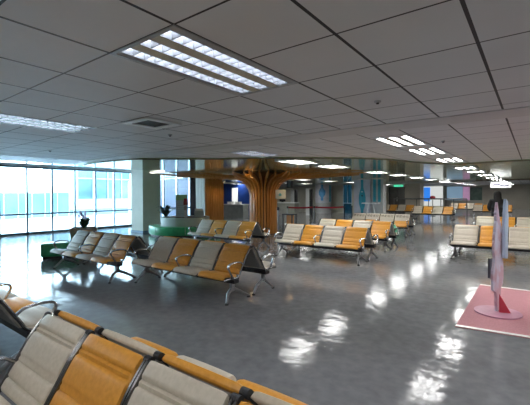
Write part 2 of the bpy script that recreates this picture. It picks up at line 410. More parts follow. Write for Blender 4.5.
for k, y in enumerate(ROW_R):  # row out of view, added to brighten the hall
    fixture(TX+2*TS, y, CEIL if y < 12 else ZM-.03, '%s unseen ceiling light of the row added at right to brighten the hall' % OA[k], False)
for k, x in enumerate((XA0, XB0)):  # two more added out of view for overall brightness
    fixture(x, -2.0, CEIL, 'unseen ceiling light added for brightness behind the viewpoint, over the %s aisle' % ('right', 'left')[k], False)
TC = (-9.05, 11.95); CAMA = math.atan2(-TC[1], -TC[0])
n_ = 0
for x in (-11.2, -15.2, -19.2):  # extra lights added to lift the dark gate area
    for y in (17.6, 21., 24.6):
        fixture(x, y, ZM-.03, '%s ceiling light added to brighten the gate area behind the wooden tree column' % OA[n_], False); n_ += 1
for k, (x, y, l) in enumerate(((-12.75, 13.5, 'small round downlight beside the slatted pillar'), (TC[0]+1.2*math.cos(CAMA+1.0), TC[1]+1.2*math.sin(CAMA+1.0), 'small round downlight at the right of the wooden tree trunk'), (TC[0]+1.2*math.cos(CAMA-.35), TC[1]+1.2*math.sin(CAMA-.35), 'small round downlight above the front of the wooden tree trunk'))):
    t = thing('downlight', l, 'downlight', (x, y, 2.3), 0)
    MB().lathe([(.06, 0), (.08, 0), (.08, .1), (.06, .1), (.06, 0)], n=20).build('trim_ring', steel, t); MB().lathe([(0, .03), (.058, .03), (.058, .04), (0, .04)], n=16).build('lamp', warm_l, t)
    MB().tube([(0, 0, .1), (0, 0, ZM-2.3)], .012, 6).build('stem', steel, t)
t = thing('air_vent', 'square ceiling air vent with pale frame between the left ceiling lights', 'air vent', (-4.56*KC, 3.28*KC, CEIL))
mb = MB()
for o_, i_, z0 in ((.26, .175, -.022),):
    for (x0, x1, y0, y1) in ((-o_, o_, -o_, -i_), (-o_, o_, i_, o_), (-o_, -i_, -i_, i_), (i_, o_, -i_, i_)): mb.box(x0, x1, y0, y1, z0, z0+.012)
mb.build('vent_frame', noise_mat('vent_white', (.86, .88, .87), (.9, .92, .91), 4, .4), t); box(-.2, .2, -.2, .2, -.004, -.001).build('vent_core', black_m, t)
SMK = [(-9.28, 3.81, 'small round smoke detector on the ceiling near the left windows'), (-5.21, 4.13, 'small round smoke detector beside the square air vent'),
       (-1.46, 4.14, 'small round smoke detector in the middle of the plain ceiling tiles'), (-1.5, 8.1, 'smoke detector right of the first light of the bright row')]
for x, y, l in SMK:
    t = thing('smoke_detector', l, 'smoke detector', (x*KC, y*KC, CEIL), 0, 'ceiling smoke detectors'); t.scale = (.6, .6, .6)
    MB().lathe([(0, 0), (.055, 0), (.055, -.018), (.045, -.03), (0, -.03)], n=16).build('detector_base', greyl, t, smooth=True)
    MB().lathe([(0, -.03), (.025, -.03), (.022, -.05), (0, -.052)], n=12).build('detector_head', black_m, t, smooth=True)

# ---------------------------------------------------------------- benches
PITCH, PW = .595, .55
def smooth_path(pts, n):
    P = [Vector((0, y, z)) for y, z in pts]; out = []
    P = [P[0]*2-P[1]] + P + [P[-1]*2-P[-2]]
    segs = len(P)-3
    for i in range(n+1):
        u = i/n*segs; k = min(int(u), segs-1); t = u-k
        a, b, c, d = P[k:k+4]
        out.append(.5*((2*b)+(c-a)*t+(2*a-5*b+4*c-d)*t*t+(3*b-a-3*c+d)*t**3))
    return out
def pad(path, wid, th, seams, mb, bulge=.008, side=1):
    n = len(path); rings = []
    for i, p in enumerate(path):
        t = (path[min(i+1, n-1)]-path[max(i-1, 0)]).normalized()
        nn = Vector((0, -t.z, t.y))*side                    # towards the sitter
        s = i/(n-1)
        e = min(s, 1-s)*n/2.2; rd = min(1., .35+.65*math.sqrt(min(1, e))) if e < 1 else 1.
        b = bulge - sum(.013*math.exp(-((s-q)/.014)**2) for q in seams)
        hw = wid/2
        ins = (1-rd)*.05
        ring = []
        for x, k in ((-hw+ins, -.55), (-hw+.004+ins, -.05), (-hw+.014+ins, .55), (-hw+.035, .85), (-hw*.5, 1), (0, 1.04), (hw*.5, 1), (hw-.035, .85), (hw-.014-ins, .55), (hw-.004-ins, -.05), (hw-ins, -.55)):
            off = th*.5*k*rd + (b if k > .3 else 0)
            ring.append(p + nn*off + Vector((x, 0, 0)))
        ring.append(p - nn*th*.5*rd + Vector((hw-.03, 0, 0))); ring.append(p - nn*th*.5*rd + Vector((-hw+.03, 0, 0)))
        rings.append(ring)
    mb.loft(rings)
BACK = [(-.315, .405), (-.275, .47), (-.205, .58), (-.135, .69), (-.058, .785), (-.028, .808)]
PAN = [(-.665, .375), (-.655, .405), (-.61, .425), (-.51, .415), (-.42, .395), (-.345, .395)]
def make_bench():
    root = thing('airport_bench', 'x', 'bench', (0, 0, 0), 0, 'four-seat waiting benches')
    me_b = me_p = None
    xs = [(k-1.5)*PITCH for k in range(4)]
    def inst(name, me, par, x, m):
        o = bpy.data.objects.new(name, me); COL.objects.link(o); o.parent = par; o.location = (x, 0, 0); return o
    mb = MB(); pad(smooth_path(BACK, 44), PW, .036, (.2, .36, .40, .66, .70), mb); pb = mb.build('backrest', beige, root, smooth=True); pb.location.x = xs[0]
    mb = MB(); pad(smooth_path(PAN, 26), PW, .045, (.45,), mb); pp = mb.build('seat', beige, root, smooth=True); pp.location.x = xs[0]
    pb['label'] = 'beige padded backrest'; pp['label'] = 'beige padded seat'
    ob = pb.data.copy(); ob.materials.clear(); ob.materials.append(orange)
    op = pp.data.copy(); op.materials.clear(); op.materials.append(orange)
    for k in (1, 2, 3):
        o = inst('backrest', ob if k % 2 else pb.data, root, xs[k], 0); o['label'] = ('orange' if k % 2 else 'beige')+' padded backrest'
        o = inst('seat', op if k % 2 else pp.data, root, xs[k], 0); o['label'] = ('orange' if k % 2 else 'beige')+' padded seat'
    # grey shell on the rear of each backrest
    mb = MB(); path = smooth_path(BACK, 16)
    rings = []
    for i, p in enumerate(path[1:-4]):
        t = (path[i+2]-path[i]).normalized(); nn = Vector((0, -t.z, t.y))
        rings.append([p-nn*d+Vector((x, 0, 0)) for x, d in ((-.25, .018), (.25, .018), (.24, .03), (-.24, .03))])
    mb.loft(rings); sh = mb.build('back_shell', shell, root, smooth=True); sh.location.x = xs[0]
    for k in (1, 2, 3): inst('back_shell', sh.data, root, xs[k], 0)
    # chrome side bars of each seat
    mb = MB()
    bp = smooth_path([(-.66, .365), (-.52, .375), (-.40, .365), (-.325, .395), (-.275, .475), (-.205, .585), (-.135, .695), (-.06, .785), (-.030, .812)], 26)
    mb.tube(bp, .017, 8, .62)
    fr = mb.build('seat_frame', dchrome, root, smooth=True); fr.location.x = xs[0]-PW/2-.0115
    kn = MB().tube([Vector((-.0105, -.030, .806)), Vector((.0105, -.030, .806))], .022, 12).build('frame_cap', darkmetal, fr, smooth=True)
    for k in range(4):
        for s_ in (-1, 1):
            if (k, s_) == (0, -1): continue
            o = inst('seat_frame', fr.data, root, xs[k]+s_*(PW/2+.0115), 0); c = bpy.data.objects.new('frame_cap', kn.data); COL.objects.link(c); c.parent = o
    MB().box(-1.19, 1.19, -.46, -.34, .29, .345).box(-1.19, 1.19, -.35, -.33, .345, .375).build('beam', darkmetal, root, bevel=.006)
    # legs
    for s_ in (-1, 1):
        x = s_*1.1
        mb = MB()
        mb.box(x-.03, x+.03, -.43, -.37, .16, .30)
        mb.tube([(x, -.41, .20), (x, -.50, .13), (x+s_*.06, -.585, .032), (x+s_*.06, -.60, .025)], [.028, .026, .02, .018], 8)
        mb.tube([(x, -.39, .20), (x, -.22, .12), (x+s_*.05, -.07, .03), (x+s_*.05, -.06, .025)], [.028, .026, .02, .018], 8)
        lg = mb.build('leg', steel, root, smooth=True)
        for yy, xo in ((-.595, .06), (-.065, .05)):
            MB().lathe([(0, 0), (.03, 0), (.03, .012), (.018, .024), (0, .026)], (x+s_*xo, yy), 12).build('foot_glide', rubber, lg, smooth=True)
    # arm loops at both ends and in the middle
    for x in (-1.19, 0, 1.19):
        mb = MB()
        arm = smooth_path([(-.235, .55), (-.30, .595), (-.40, .61), (-.50, .608), (-.565, .59), (-.58, .55), (-.56, .50), (-.52, .44), (-.48, .38)], 26)
        mb.tube([p+Vector((x, 0, 0)) for p in arm], .0145, 8, 1.6)
        mb.build('armrest', chrome, root, smooth=True)
    return root
proto = make_bench()
BENCH = [  # centre of the pair x, y, front-row label, rear-row label
 (-4.84, 4.53, 'beige and orange four-seat bench facing the camera in the middle of the hall', 'rear bench backing onto the middle bench, beige end seat at right'),
 (-7.53, 4.22, 'four-seat beige and orange bench facing the camera, left, in front of the orchid planter', 'rear bench backing onto the left bench, facing the windows'),
 (-1.575, 1.135, 'nearest bench in the bottom left corner with large beige and orange backrests', 'bench right behind the nearest backrests, only its orange and beige tops showing'),
 (-5.0, 1.02, 'bench at the lower left edge, facing the camera, mostly cut off', 'rear bench at the lower left edge, beige and orange with chrome arm'),
 (-4.40, 8.50, 'four-seat beige and orange bench right of the wooden tree column', 'rear bench backing onto the one right of the wooden tree column'),
 (-4.56, 10.80, 'four-seat bench one row behind the bench right of the tree column', 'rear bench facing away, with the small green bag on its end'),
 (-7.80, 8.45, 'four-seat beige and orange bench in front of the wooden tree column', 'rear bench backing onto the bench in front of the tree column'),
 (-.52, 10.68, 'beige and orange bench beyond the pink mat and standee', 'rear bench backing onto the bench beyond the pink mat'),
 (-.50, 15.0, 'bench where the person in black stands, second row behind the pink standee', 'rear bench just in front of the person in black'),
 (-5.07, 14.75, 'bench whose backrests wear beige headrest covers with dark writing', 'rear bench backing onto the bench with headrest covers'),
 (-5.20, 25.0, 'distant beige and orange bench in front of the grey railing', 'distant rear bench facing the grey railing'),
 (-8.3, 28.0, 'distant bench left of the railing, near the dark exit doors', None),
 (-2.4, 30.5, 'far bench beyond the aisle, right of the railing', None),
 (-4.6, 34.5, 'farthest orange and beige bench behind the railing', None),
]
proto_used = False
front_rows = []
for bx, by, l1, l2 in BENCH:
    for lab, rz in ((l1, 0), (l2, PI)):
        if not lab: continue
        o = proto if not proto_used else copy_tree(proto)
        proto_used = True
        o.location = (bx, by, 0); o.rotation_euler = (0, 0, rz); o['label'] = lab
        front_rows.append(o)
for o in front_rows:
    if o['label'].startswith('bench right behind the nearest'):
        for q in [c for c in o.children if c.name.split('.')[0] == 'armrest']: bpy.data.objects.remove(q)
# headrest covers with their writing
def text_mesh(body, size):
    cu = bpy.data.curves.new('writing', 'FONT'); cu.body = body; cu.size = size; cu.align_x = 'CENTER'; cu.align_y = 'CENTER'; cu.resolution_u = 2
    o = bpy.data.objects.new('writing', cu); COL.objects.link(o)
    dg = bpy.context.evaluated_depsgraph_get(); dg.update()
    me = bpy.data.meshes.new_from_object(o.evaluated_get(dg))
    bpy.data.objects.remove(o); bpy.data.curves.remove(cu)
    return me
def cover_mesh(front_writing):
    mb = MB(); path = smooth_path(BACK, 44)[17:]
    fp = []
    for i, p in enumerate(path):
        a = path[max(0, i-1)]; b = path[min(len(path)-1, i+1)]; t = (b-a).normalized(); fp.append((p, Vector((0, -t.z, t.y))))
    hw = PW/2+.006
    outer = [p+n*.034 for p, n in fp] + [fp[-1][0]+Vector((0, .012, .024))] + [p-n*.036 for p, n in fp[::-1]]
    inner = [p+n*.030 for p, n in fp] + [fp[-1][0]+Vector((0, .01, .020))] + [p-n*.032 for p, n in fp[::-1]]
    rings = [[Vector((-hw, 0, 0))+o_, Vector((hw, 0, 0))+o_, Vector((hw, 0, 0))+i_, Vector((-hw, 0, 0))+i_] for o_, i_ in zip(outer, inner)]
    mb.loft(rings)
    mb.mi = 1
    me = text_mesh(front_writing, .12)
    p, n = fp[len(fp)//2-2]; t = Vector((0, n.z, -n.y)); t = t if t.z > 0 else -t
    vs = [mb.bm.verts.new(p+n*.040+Vector((v.co.x*1.05, 0, 0))+t*v.co.y) for v in me.vertices]
    for pl in me.polygons: mb.face([vs[i] for i in pl.vertices])
    return mb.build('headrest_cover', [noise_mat('cover_cloth', (.46, .41, .34), (.52, .46, .38), 50, .8), black_c])
E_front = [o for o in front_rows if o['label'].startswith('bench whose backrests')][0]
cov = None
for ch in [q for q in bpy.data.objects if q.parent == E_front and q.name.split('.')[0] == 'backrest']:
    if cov is None: cov = cover_mesh('\u535a\u611b\u5ea7\u4f4d'); c = cov
    else: c = cov.copy(); COL.objects.link(c)
    c.parent = ch; c['label'] = 'beige cloth headrest cover with dark writing'

# ---------------------------------------------------------------- wooden tree column
TC = (-9.05, 11.95)
t = thing('tree_column', 'wooden tree-shaped column of curved fins spreading under the ceiling', 'column', (TC[0], TC[1], 0))
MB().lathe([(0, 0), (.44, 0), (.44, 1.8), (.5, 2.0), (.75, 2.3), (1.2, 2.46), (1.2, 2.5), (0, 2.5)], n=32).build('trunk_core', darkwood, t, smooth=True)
MB().lathe([(0, 0), (.68, 0), (.68, .06), (0, .06)], n=40).build('base_ring', darkwood, t)
NF = 30
cam_a = math.atan2(-TC[1], -TC[0])
for k in range(NF):
    a = 2*PI*k/NF + .03
    d = (a-cam_a+PI) % (2*PI) - PI
    s_ = abs(math.sin(d))
    q_ = min(1, max(0, (.62-math.cos(d))/.5)); Rk = 1.75 + 2.6*q_*q_*(3-2*q_)
    if k % 2: Rk *= .86
    r0, rad, zs = .58, .72, 1.58
    outer = [(r0, 0.06), (r0, .9), (r0, zs)]
    inner = [(r0-.16, 0.06), (r0-.16, .9), (r0-.16, zs)]
    for i in range(1, 11):
        b = PI/2*i/10
        c = (r0+rad, zs)
        outer.append((c[0]-rad*math.cos(b), c[1]+rad*math.sin(b)))
        r2 = rad+.16-.02*i/10
        inner.append((c[0]-r2*math.cos(b), c[1]+r2*math.sin(b)))
    z1 = zs+rad
    for i in range(1, 6):
        u = i/5
        outer.append((r0+rad+(Rk-r0-rad)*u, z1+(2.485-z1)*u**1.3)); inner.append((r0+rad+(Rk-r0-rad)*u, z1+.14+(2.525-z1-.14)*u))
    mb = MB(); th = .027
    ca, sa = math.cos(a), math.sin(a)
    def P(r, z, s): return (ca*r - sa*s, sa*r + ca*s, z)
    rings = [[P(o_[0], o_[1], -th), P(o_[0], o_[1], th), P(i_[0], i_[1], th), P(i_[0], i_[1], -th)] for o_, i_ in zip(outer, inner)]
    mb.loft(rings); mb.build('wood_fin', wood, t)
# notice on the trunk and the wall speaker beside it
ng = math.radians(-20)
t = thing('notice_board', 'small pale notice with a green figure fixed to the tree column', 'sign', (-8.40, 11.95, 1.48), math.radians(48))
box(-.02, .40, -.02, 0, 0, .36).build('notice_panel', greyl, t)
mb = MB(); mb.box(.13, .20, -.026, -.02, .10, .22).box(.09, .24, -.026, -.02, .13, .17); mb.lathe([(0, 0), (.03, 0), (.03, .03), (0, .03)], (0, 0), 10)
bm_fix = mb.build('pictogram', teal_m, t)

# slat clad pillar
t = thing('slatted_pillar', 'square pillar clad in vertical honey wood slats, daylight painted on the left face', 'pillar', (-14.07, 12.8, 0))
box(0.03, .64, .03, 1.35, 0, CEIL-.05).build('pillar_core', darkwood, t)
mb = MB()
for k in range(6): mb.box(.0+k*.112, .085+k*.112, -.02, .04, 0, CEIL-.05)
mb.build('daylit_cladding', daylit_wood, t)  # left face painted pale to imitate daylight on the wood
mb = MB()
for k in range(11): mb.box(.62, .69, .02+k*.125, .092+k*.125, 0, CEIL-.05)
mb.build('wood_cladding', wood, t)
# strip light by the plastered column
tag(box(-11.75, -11.05, 8.35, 8.5, 2.49, 2.529).build('strip_light', strip_m), 'short bright strip light above the plastered column', 'strip light')
sl = bpy.data.objects['strip_light']; sl.location = (0, 0, 0)

# ---------------------------------------------------------------- round planter, sofa
PC = (-11.95, 10.25)
t = thing('round_planter', 'round grey planter counter inside the curved green sofa', 'planter', (PC[0], PC[1], 0))
MB().lathe([(0, 0), (.98, 0), (1.02, .68), (1.02, .72), (.94, .72), (.94, .66), (0, .66)], n=48).build('planter_wall', greyv, t, smooth=True)
MB().lathe([(0, .66), (.94, .66), (.94, .70), (0, .70)], n=40).build('planter_soil', soil, t)
t = thing('curved_sofa', 'green curved backless sofa wrapping the round grey planter', 'sofa', (PC[0], PC[1], 0))
ca = math.atan2(-PC[1], -PC[0])
for k in range(4):
    a0 = ca-1.75+k*.875; a1 = a0+.862
    MB().lathe([(1.06, .06), (1.48, .06), (1.5, .10), (1.5, .36), (1.47, .39), (1.09, .39), (1.06, .36), (1.06, .06)], n=14, a0=a0, a1=a1).build('sofa_segment', green_v, t, smooth=True)
MB().lathe([(1.09, 0), (1.42, 0), (1.42, .07), (1.09, .07), (1.09, 0)], n=40, a0=ca-1.74, a1=ca+1.74).build('sofa_plinth', black_m, t)
def leafy(name, label, cat, loc, n, rad, hgt, group=None, flower=False):
    t = thing(name, label, cat, loc, 0, group)
    rnd = random.Random(hash(loc[0]) % 1000)
    mb = MB(); st = MB()
    for k in range(n):
        a = 2*PI*k/n*1.6+rnd.random(); l = rad*(.6+.5*rnd.random()); h = hgt*(.35+.75*rnd.random()); wd = .05+.03*rnd.random()
        c, s_ = math.cos(a), math.sin(a); rings = []
        for i in range(7):
            u = i/6; r_ = l*u; z = h*math.sin(u*PI*.62)+.02
            ww = wd*math.sin(PI*min(1, .12+u*.88))+.003
            p = Vector((c*r_, s_*r_, z)); sd = Vector((-s_, c, 0))*ww; th = Vector((0, 0, .003))
            rings.append([p-sd+th*2, p+th, p+sd+th*2, p+sd, p-th, p-sd])
        mb.loft(rings)
        st.tube([(0, 0, 0), (c*l*.2, s_*l*.2, h*.3)], .006, 5)
    mb.build('foliage', leafm, t, smooth=True); st.build('stem', leafm, t)
    if flower:
        fl = MB(); fs = MB()
        for k in range(2):
            x0 = .06*(k-.5)*2
            fs.tube([(0, 0, 0), (x0*.5, .02, .22), (x0, .0, .40), (x0*2, -.02, .46)], .006, 6)
            for q in range(4):
                c0 = Vector((x0*(1+.7*q), -.02*q, .36+.06*(q % 3)))
                for j in range(5):
                    an = 2*PI*j/5; d = Vector((math.cos(an), 0, math.sin(an)))
                    pr = Vector((-d.z, 0, d.x))
                    fl.loft([[c0+pr*w_+Vector((0, y_, 0))+d*l_ for w_, y_ in ((-ww, 0), (0, -.004), (ww, 0), (0, .004))] for l_, ww in ((.005, .008), (.04, .036), (.075, .006))])
        fs.build('flower_stem', leafm, t); fl.build('blossom', purple, t)
    return t
leafy('potted_plant', 'dark leafy plant on the left rim of the round grey planter', 'plant', (PC[0]-.66, PC[1]-.50, .70), 22, .42, .46)
# two sign stands on the planter
t = thing('acrylic_sign', 'pale sign with light green header standing on the round planter', 'sign', (PC[0]-.36, PC[1]+.10, .70), math.radians(48))
box(-.24, .24, -.01, .01, .0, .72).build('sign_panel', noise_mat('pale_sign', (.55, .66, .70), (.62, .73, .77), 5, .3), t)
box(-.24, .24, -.014, .014, .72, .96).build('sign_header', noise_mat('light_green_card', (.30, .60, .28), (.36, .66, .34), 5, .4), t)
mb = MB()
for k in range(5): mb.box(-.18, .18-.05*(k % 2), -.013, -.0105, .12+.09*k, .135+.09*k)
mb.build('sign_print', greyl, t)
t = thing('brochure_stand', 'slim white stand with red topped cards on the round planter', 'stand', (PC[0]+.08, PC[1]-.05, .70), math.radians(48))
MB().box(-.06, .06, -.05, .05, 0, .52).build('stand_post', white_m, t, bevel=.004)
box(-.09, .09, -.05, .06, .52, .68).build('red_card_pocket', noise_mat('dull_red', (.24, .03, .03), (.32, .05, .04), 8, .5), t)
box(-.07, .07, -.055, -.05, .30, .50).build('print_card', noise_mat('card_grey', (.25, .22, .22), (.5, .45, .45), 20, .5), t)
box(-.07, .07, -.04, .04, .68, .80).build('card_header', red_m, t)
t = thing('brochure_box', 'low grey brochure box on the right of the round planter', 'box', (PC[0]+.42, PC[1]+.4, .70), math.radians(48))
box(-.2, .2, -.08, .08, 0, .26).build('box_body', greyl, t, bevel=.006); box(-.18, .18, -.03, .0, .26, .36).build('leaflets', white_m, t)

# orchid planter and its sofa at the left
t = thing('tan_planter', 'tan planter box holding a purple orchid behind the left bench', 'planter', (-10.72, 5.32, 0), math.radians(60))
MB().loft([[(-x, -y, z), (x, -y, z), (x, y, z), (-x, y, z)] for x, y, z in ((.30, .28, 0), (.35, .31, .66), (.35, .31, .70), (.31, .27, .70), (.31, .27, .64))]).build('planter_wall', tanm, t)
box(-.305, .305, -.265, .265, .60, .66).build('planter_soil', soil, t)
leafy('orchid', 'purple flowering orchid in the tan planter by the windows', 'plant', (-10.72, 5.32, .655), 14, .27, .30, flower=True)
t = thing('green_bench_seat', 'green padded backless seat left of the left bench', 'sofa', (-10.2, 4.42, 0), math.radians(60))
box(-.42, .42, -.28, .28, .06, .40).build('seat_block', green_v, t, bevel=.025, smooth=True); box(-.38, .38, -.24, .24, 0, .07).build('seat_plinth', black_m, t)

# ---------------------------------------------------------------- left background: blue wall, counter
struct('wall_left', box(-23.9, -18.0, 22., 22.2, 0, CEIL), blue_m)
tag(MB().box(-19.85, -19.25, 21.95, 21.995, .75, 2.2).build('lit_panel', lit_white), 'tall lit white panel on the deep blue wall', 'panel')
t = thing('service_counter', 'grey service counter in front of the deep blue wall', 'counter', (-17.0, 19.2, 0))
box(-.95, .95, -.3, .3, 0, .92).build('counter_body', noise_mat('counter_grey', (.16, .17, .17), (.21, .22, .22), 3, .4), t); box(-1.0, 1.0, -.36, .36, .92, .98).build('counter_top', greyl, t)
for x, l in ((-.5, 'white box at the left on the grey service counter'), (.25, 'white box at the right on the grey service counter')):
    t2 = thing('counter_box', l, 'box', (-17.0+x, 19.2, .98)); box(-.2, .2, -.12, .12, 0, .14).build('box_body', white_m, t2, bevel=.008); box(-.21, .21, -.13, .13, .14, .17).build('lid', greyl, t2)

# ---------------------------------------------------------------- gate area behind the tree
t = thing('gate_counter', 'boarding gate counter with pale top behind the red barrier', 'counter', (-15.9, 24, 0))
box(-1.0, 1.0, -.3, .3, 0, .95).build('counter_body', noise_mat('gate_grey', (.26, .26, .23), (.32, .32, .28), 3, .4), t); box(-1.05, 1.05, -.36, .36, .95, 1.03).build('counter_top', white_m, t)
t = thing('display_screen', 'tall grey information kiosk with dark side beside the gate counter', 'kiosk', (-15.35, 24.5, 0))
box(-.36, .0, -.12, .12, 0, 2.0).build('kiosk_body', greyl, t, bevel=.01); box(.0, .16, -.13, .13, 0, 2.02).build('kiosk_side', black_m, t)
t = thing('desk_monitor', 'low black monitor on the gate counter', 'monitor', (-16.2, 23.95, 1.03))
box(-.28, .28, -.02, .02, .05, .24).build('screen', black_m, t, bevel=.004); box(-.08, .08, -.06, .06, 0, .05).build('monitor_foot', black_m, t)
t = thing('gate_pylon', 'slim white pylon with a dark edge left of the blue poster column', 'pylon', (-14.1, 24.6, 0))
box(-.24, .08, -.14, .14, 0, 2.1).build('pylon_body', white_m, t); box(.08, .22, -.14, .14, 0, 2.05).build('pylon_edge', black_m, t)
tag(box(-13.35, -13.1, 15.6, 15.85, 2.0, 2.35).build('wall_speaker', black_m, bevel=.02), 'small black loudspeaker under the canopy right of the tree column', 'speaker')
bpy.data.objects['wall_speaker'].location = (3.05, 0, 0)
def bottle(cx, cy, z0, z1, wmax, face, curve=None):
    # bottle shaped print
    out = []
    n = 20
    for i in range(n+1):
        u = i/n; z = z0+(z1-z0)*u
        w_ = wmax*(.36+.64*max(0, math.sin(PI*min(1, max(0, (u-.22)/.55))))**.8)
        out.append((w_, z))
    return out
t = thing('poster_column', 'round white column wrapped in a blue bottle-shaped print', 'column', (-14.75, 28.2, 0))
MB().lathe([(0, .0), (.68, .0), (.68, .9), (0, .9)], n=40).build('column_base', greyl, t, smooth=True)
MB().lathe([(0, .9), (.70, .9), (.70, 2.5), (0, 2.5)], n=40).build('column_wrap', lilac, t, smooth=True)
ca = math.atan2(-28.2, 14.75)
mb = MB(); rows = []
for i, (w_, z) in enumerate(bottle(0, 0, 1.1, 2.48, .30, 0)):
    rows.append([(rr*math.cos(ca+(-.18)+s_*w_/.7), rr*math.sin(ca-.18+s_*w_/.7), z) for rr in (.704, .715) for s_ in ((-1, -.5, 0, .5, 1) if rr == .704 else (1, .5, 0, -.5, -1))])
mb.loft(rows); mb.build('bottle_print', bluep, t)
rows = []
for z in (1.0, 2.48): rows.append([(rr*math.cos(ca+s_), rr*math.sin(ca+s_), z) for rr in (.704, .715) for s_ in ((.75, .9, 1.05) if rr == .704 else (1.05, .9, .75))])
MB().loft(rows).build('teal_print', teal_m, t)
# white panel column with teal bottle prints
t = thing('print_pillar', 'wide white pillar with teal bottle-shaped prints by the window', 'pillar', (-8.55, 20.2, 0))
box(0, 1.0, 0, .6, 0, 2.5).build('print_panel', lilac, t); box(1.02, 1.72, .05, .55, 0, 2.5).build('side_panel', greyl, t)
b = bottle(0, 0, .25, 2.48, .21, 0)
MB().prism([(.5+w_, z) for w_, z in b]+[(.5-w_, z) for w_, z in b[::-1]], lambda u, v, d: (u, -.012+d*.011, v)).build('bottle_print', teal_m, t)
MB().prism([(.5+.045*math.cos(q*PI/8), 1.55+.05*math.sin(q*PI/8)) for q in range(16)], lambda u, v, d: (u, -.02+d*.007, v)).build('dark_emblem', black_m, t)
MB().prism([(.5+.06*math.cos(q*PI/8), 1.78+.03*math.sin(q*PI/8)) for q in range(16)], lambda u, v, d: (u, -.02+d*.007, v)).build('pale_emblem', white_m, t)
MB().box(1.14, 1.3, .035, .05, 1.2, 2.48).box(1.42, 1.58, .035, .05, 1.2, 2.48).build('teal_stripe', teal_m, t)
t = thing('standing_desk', 'small white standing desk on slanted legs by the print pillar', 'desk', (-7.05, 18.9, 0))
box(-.42, .42, -.25, .25, 1.12, 1.18).build('desk_top', white_m, t, bevel=.008)
for s_ in (-1, 1):
    MB().tube([(s_*.12, 0, 1.12), (s_*.34, 0, .0)], .03, 8).build('leg', white_m, t)

# queue barrier
def stanchion(x, y, label, m=darkmetal, h=1.0):
    t = thing('stanchion', label, 'barrier post', (x, y, 0), 0, 'belt barrier posts')
    MB().lathe([(0, 0), (.17, 0), (.17, .012), (.05, .035), (0, .035)], n=24).build('post_base', m, t, smooth=True)
    MB().lathe([(0, .03), (.03, .03), (.03, h-.1), (0, h-.1)], n=12).build('post', m, t, smooth=True)
    MB().lathe([(0, h-.12), (.045, h-.12), (.045, h), (0, h)], n=12).build('belt_head', black_m, t, smooth=True)
    return t
A_ = (-10.9, 16.6); B_ = (-8.45, 18.6)
stanchion(*A_, 'barrier post at the left end of the red belt', steel)
stanchion(-9.75, 17.54, 'barrier post half way along the red belt', steel)
stanchion(*B_, 'black barrier post at the right end of the red belt')
stanchion(-8.3, 19.3, 'second black barrier post just right of the red belt')
stanchion(-8.02, 11.55, 'thin bright steel post at the right foot of the tree column', steel, 1.15)
for (p, q, l) in ((A_, (-9.75, 17.54), 'red barrier belt, left length'), ((-9.75, 17.54), B_, 'red barrier belt, right length')):
    dv = Vector((q[0]-p[0], q[1]-p[1], 0)); L_ = dv.length; dv.normalize(); nr = Vector((-dv.y, dv.x, 0))
    p0 = Vector((p[0], p[1], 0))+dv*.05
    rings = []
    for i in range(9):
        u = i/8; c = p0+dv*(L_-.1)*u; sag = -.03*math.sin(PI*u)
        rings.append([c+nr*n_+Vector((0, 0, z+sag)) for n_, z in ((-.003, .89), (.003, .89), (.003, .98), (-.003, .98))])
    tag(MB().loft(rings).build('barrier_belt', red_m), l+' between posts behind the benches', 'belt', 'red barrier belts')
t = thing('side_table', 'small dark framed wood table right of the tree column', 'table', (-7.75, 11.95, 0))
box(-.24, .24, -.18, .18, .84, .88).build('table_top', black_m, t); box(-.20, .12, .1, .14, .1, .84).build('wood_panel', wood, t)
for sx in (-1, 1):
    for sy in (-1, 1): box(sx*.21-.018, sx*.21+.018, sy*.15-.018, sy*.15+.018, 0, .84).build('leg', darkmetal, t)

# ---------------------------------------------------------------- far end
t = thing('exit_door', 'dark double doors under the green exit sign', 'door', (-11.05, 36.95, 0))
for s_ in (0, 1):
    d = box(-.75+s_*.76, -.01+s_*.76, -.03, .04, 0, 2.25).build('door_leaf', noise_mat('dark_door', (.04, .04, .038), (.06, .06, .056), 2, .35), t)
    box(-.05+s_*.06, -.02+s_*.06, -.07, -.03, .9, 1.3).build('door_handle', steel, d)
MB().box(-.85, -.76, -.05, .04, 0, 2.35).box(.76, .85, -.05, .04, 0, 2.35).box(-.85, .85, -.05, .04, 2.26, 2.35).build('door_frame', darkmetal, t)
t = thing('exit_sign', 'small green lit exit sign above the dark double doors', 'sign', (-10.95, 36.955, 2.26))
box(-.42, .42, -.04, .04, .09, .29).build('sign_box', lit_green, t)
mb = MB(); mb.box(-.3, -.06, -.046, -.041, .17, .20).box(-.14, -.06, -.046, -.041, .14, .23).box(.1, .3, -.046, -.041, .13, .25)
mb.build('arrow_mark', white_m, t)
t = thing('railing', 'grey railing standing across the hall behind the distant bench', 'railing', (-6.5, 29.6, 0))
MB().tube([(-2.6, 0, 1.25), (2.6, 0, 1.25)], .05, 8).build('top_rail', noise_mat('rail_grey', (.10, .11, .11), (.15, .16, .16), 6, .4), t)
for k in range(7): MB().tube([(-2.6+k*.866, 0, 0), (-2.6+k*.866, 0, 1.25)], .03, 6).build('rail_post', MATS['rail_grey'], t)
MB().tube([(-2.6, 0, .5), (2.6, 0, .5)], .025, 6).build('lower_rail', MATS['rail_grey'], t)
t = thing('red_top_sign', 'small stand with a red top in front of the railing', 'stand', (-6.0, 28.6, 0))
MB().tube([(0, 0, 0), (0, 0, 1.3)], .03, 8).build('stand_pole', steel, t); MB().lathe([(0, 0), (.2, 0), (.2, .03), (0, .03)], n=16).build('stand_base', darkmetal, t)
MB().lathe([(0, 1.28), (.17, 1.3), (.2, 1.36), (.15, 1.46), (0, 1.5)], n=16).build('red_head', noise_mat('deep_red', (.22, .008, .02), (.3, .015, .03), 10, .5), t, smooth=True)
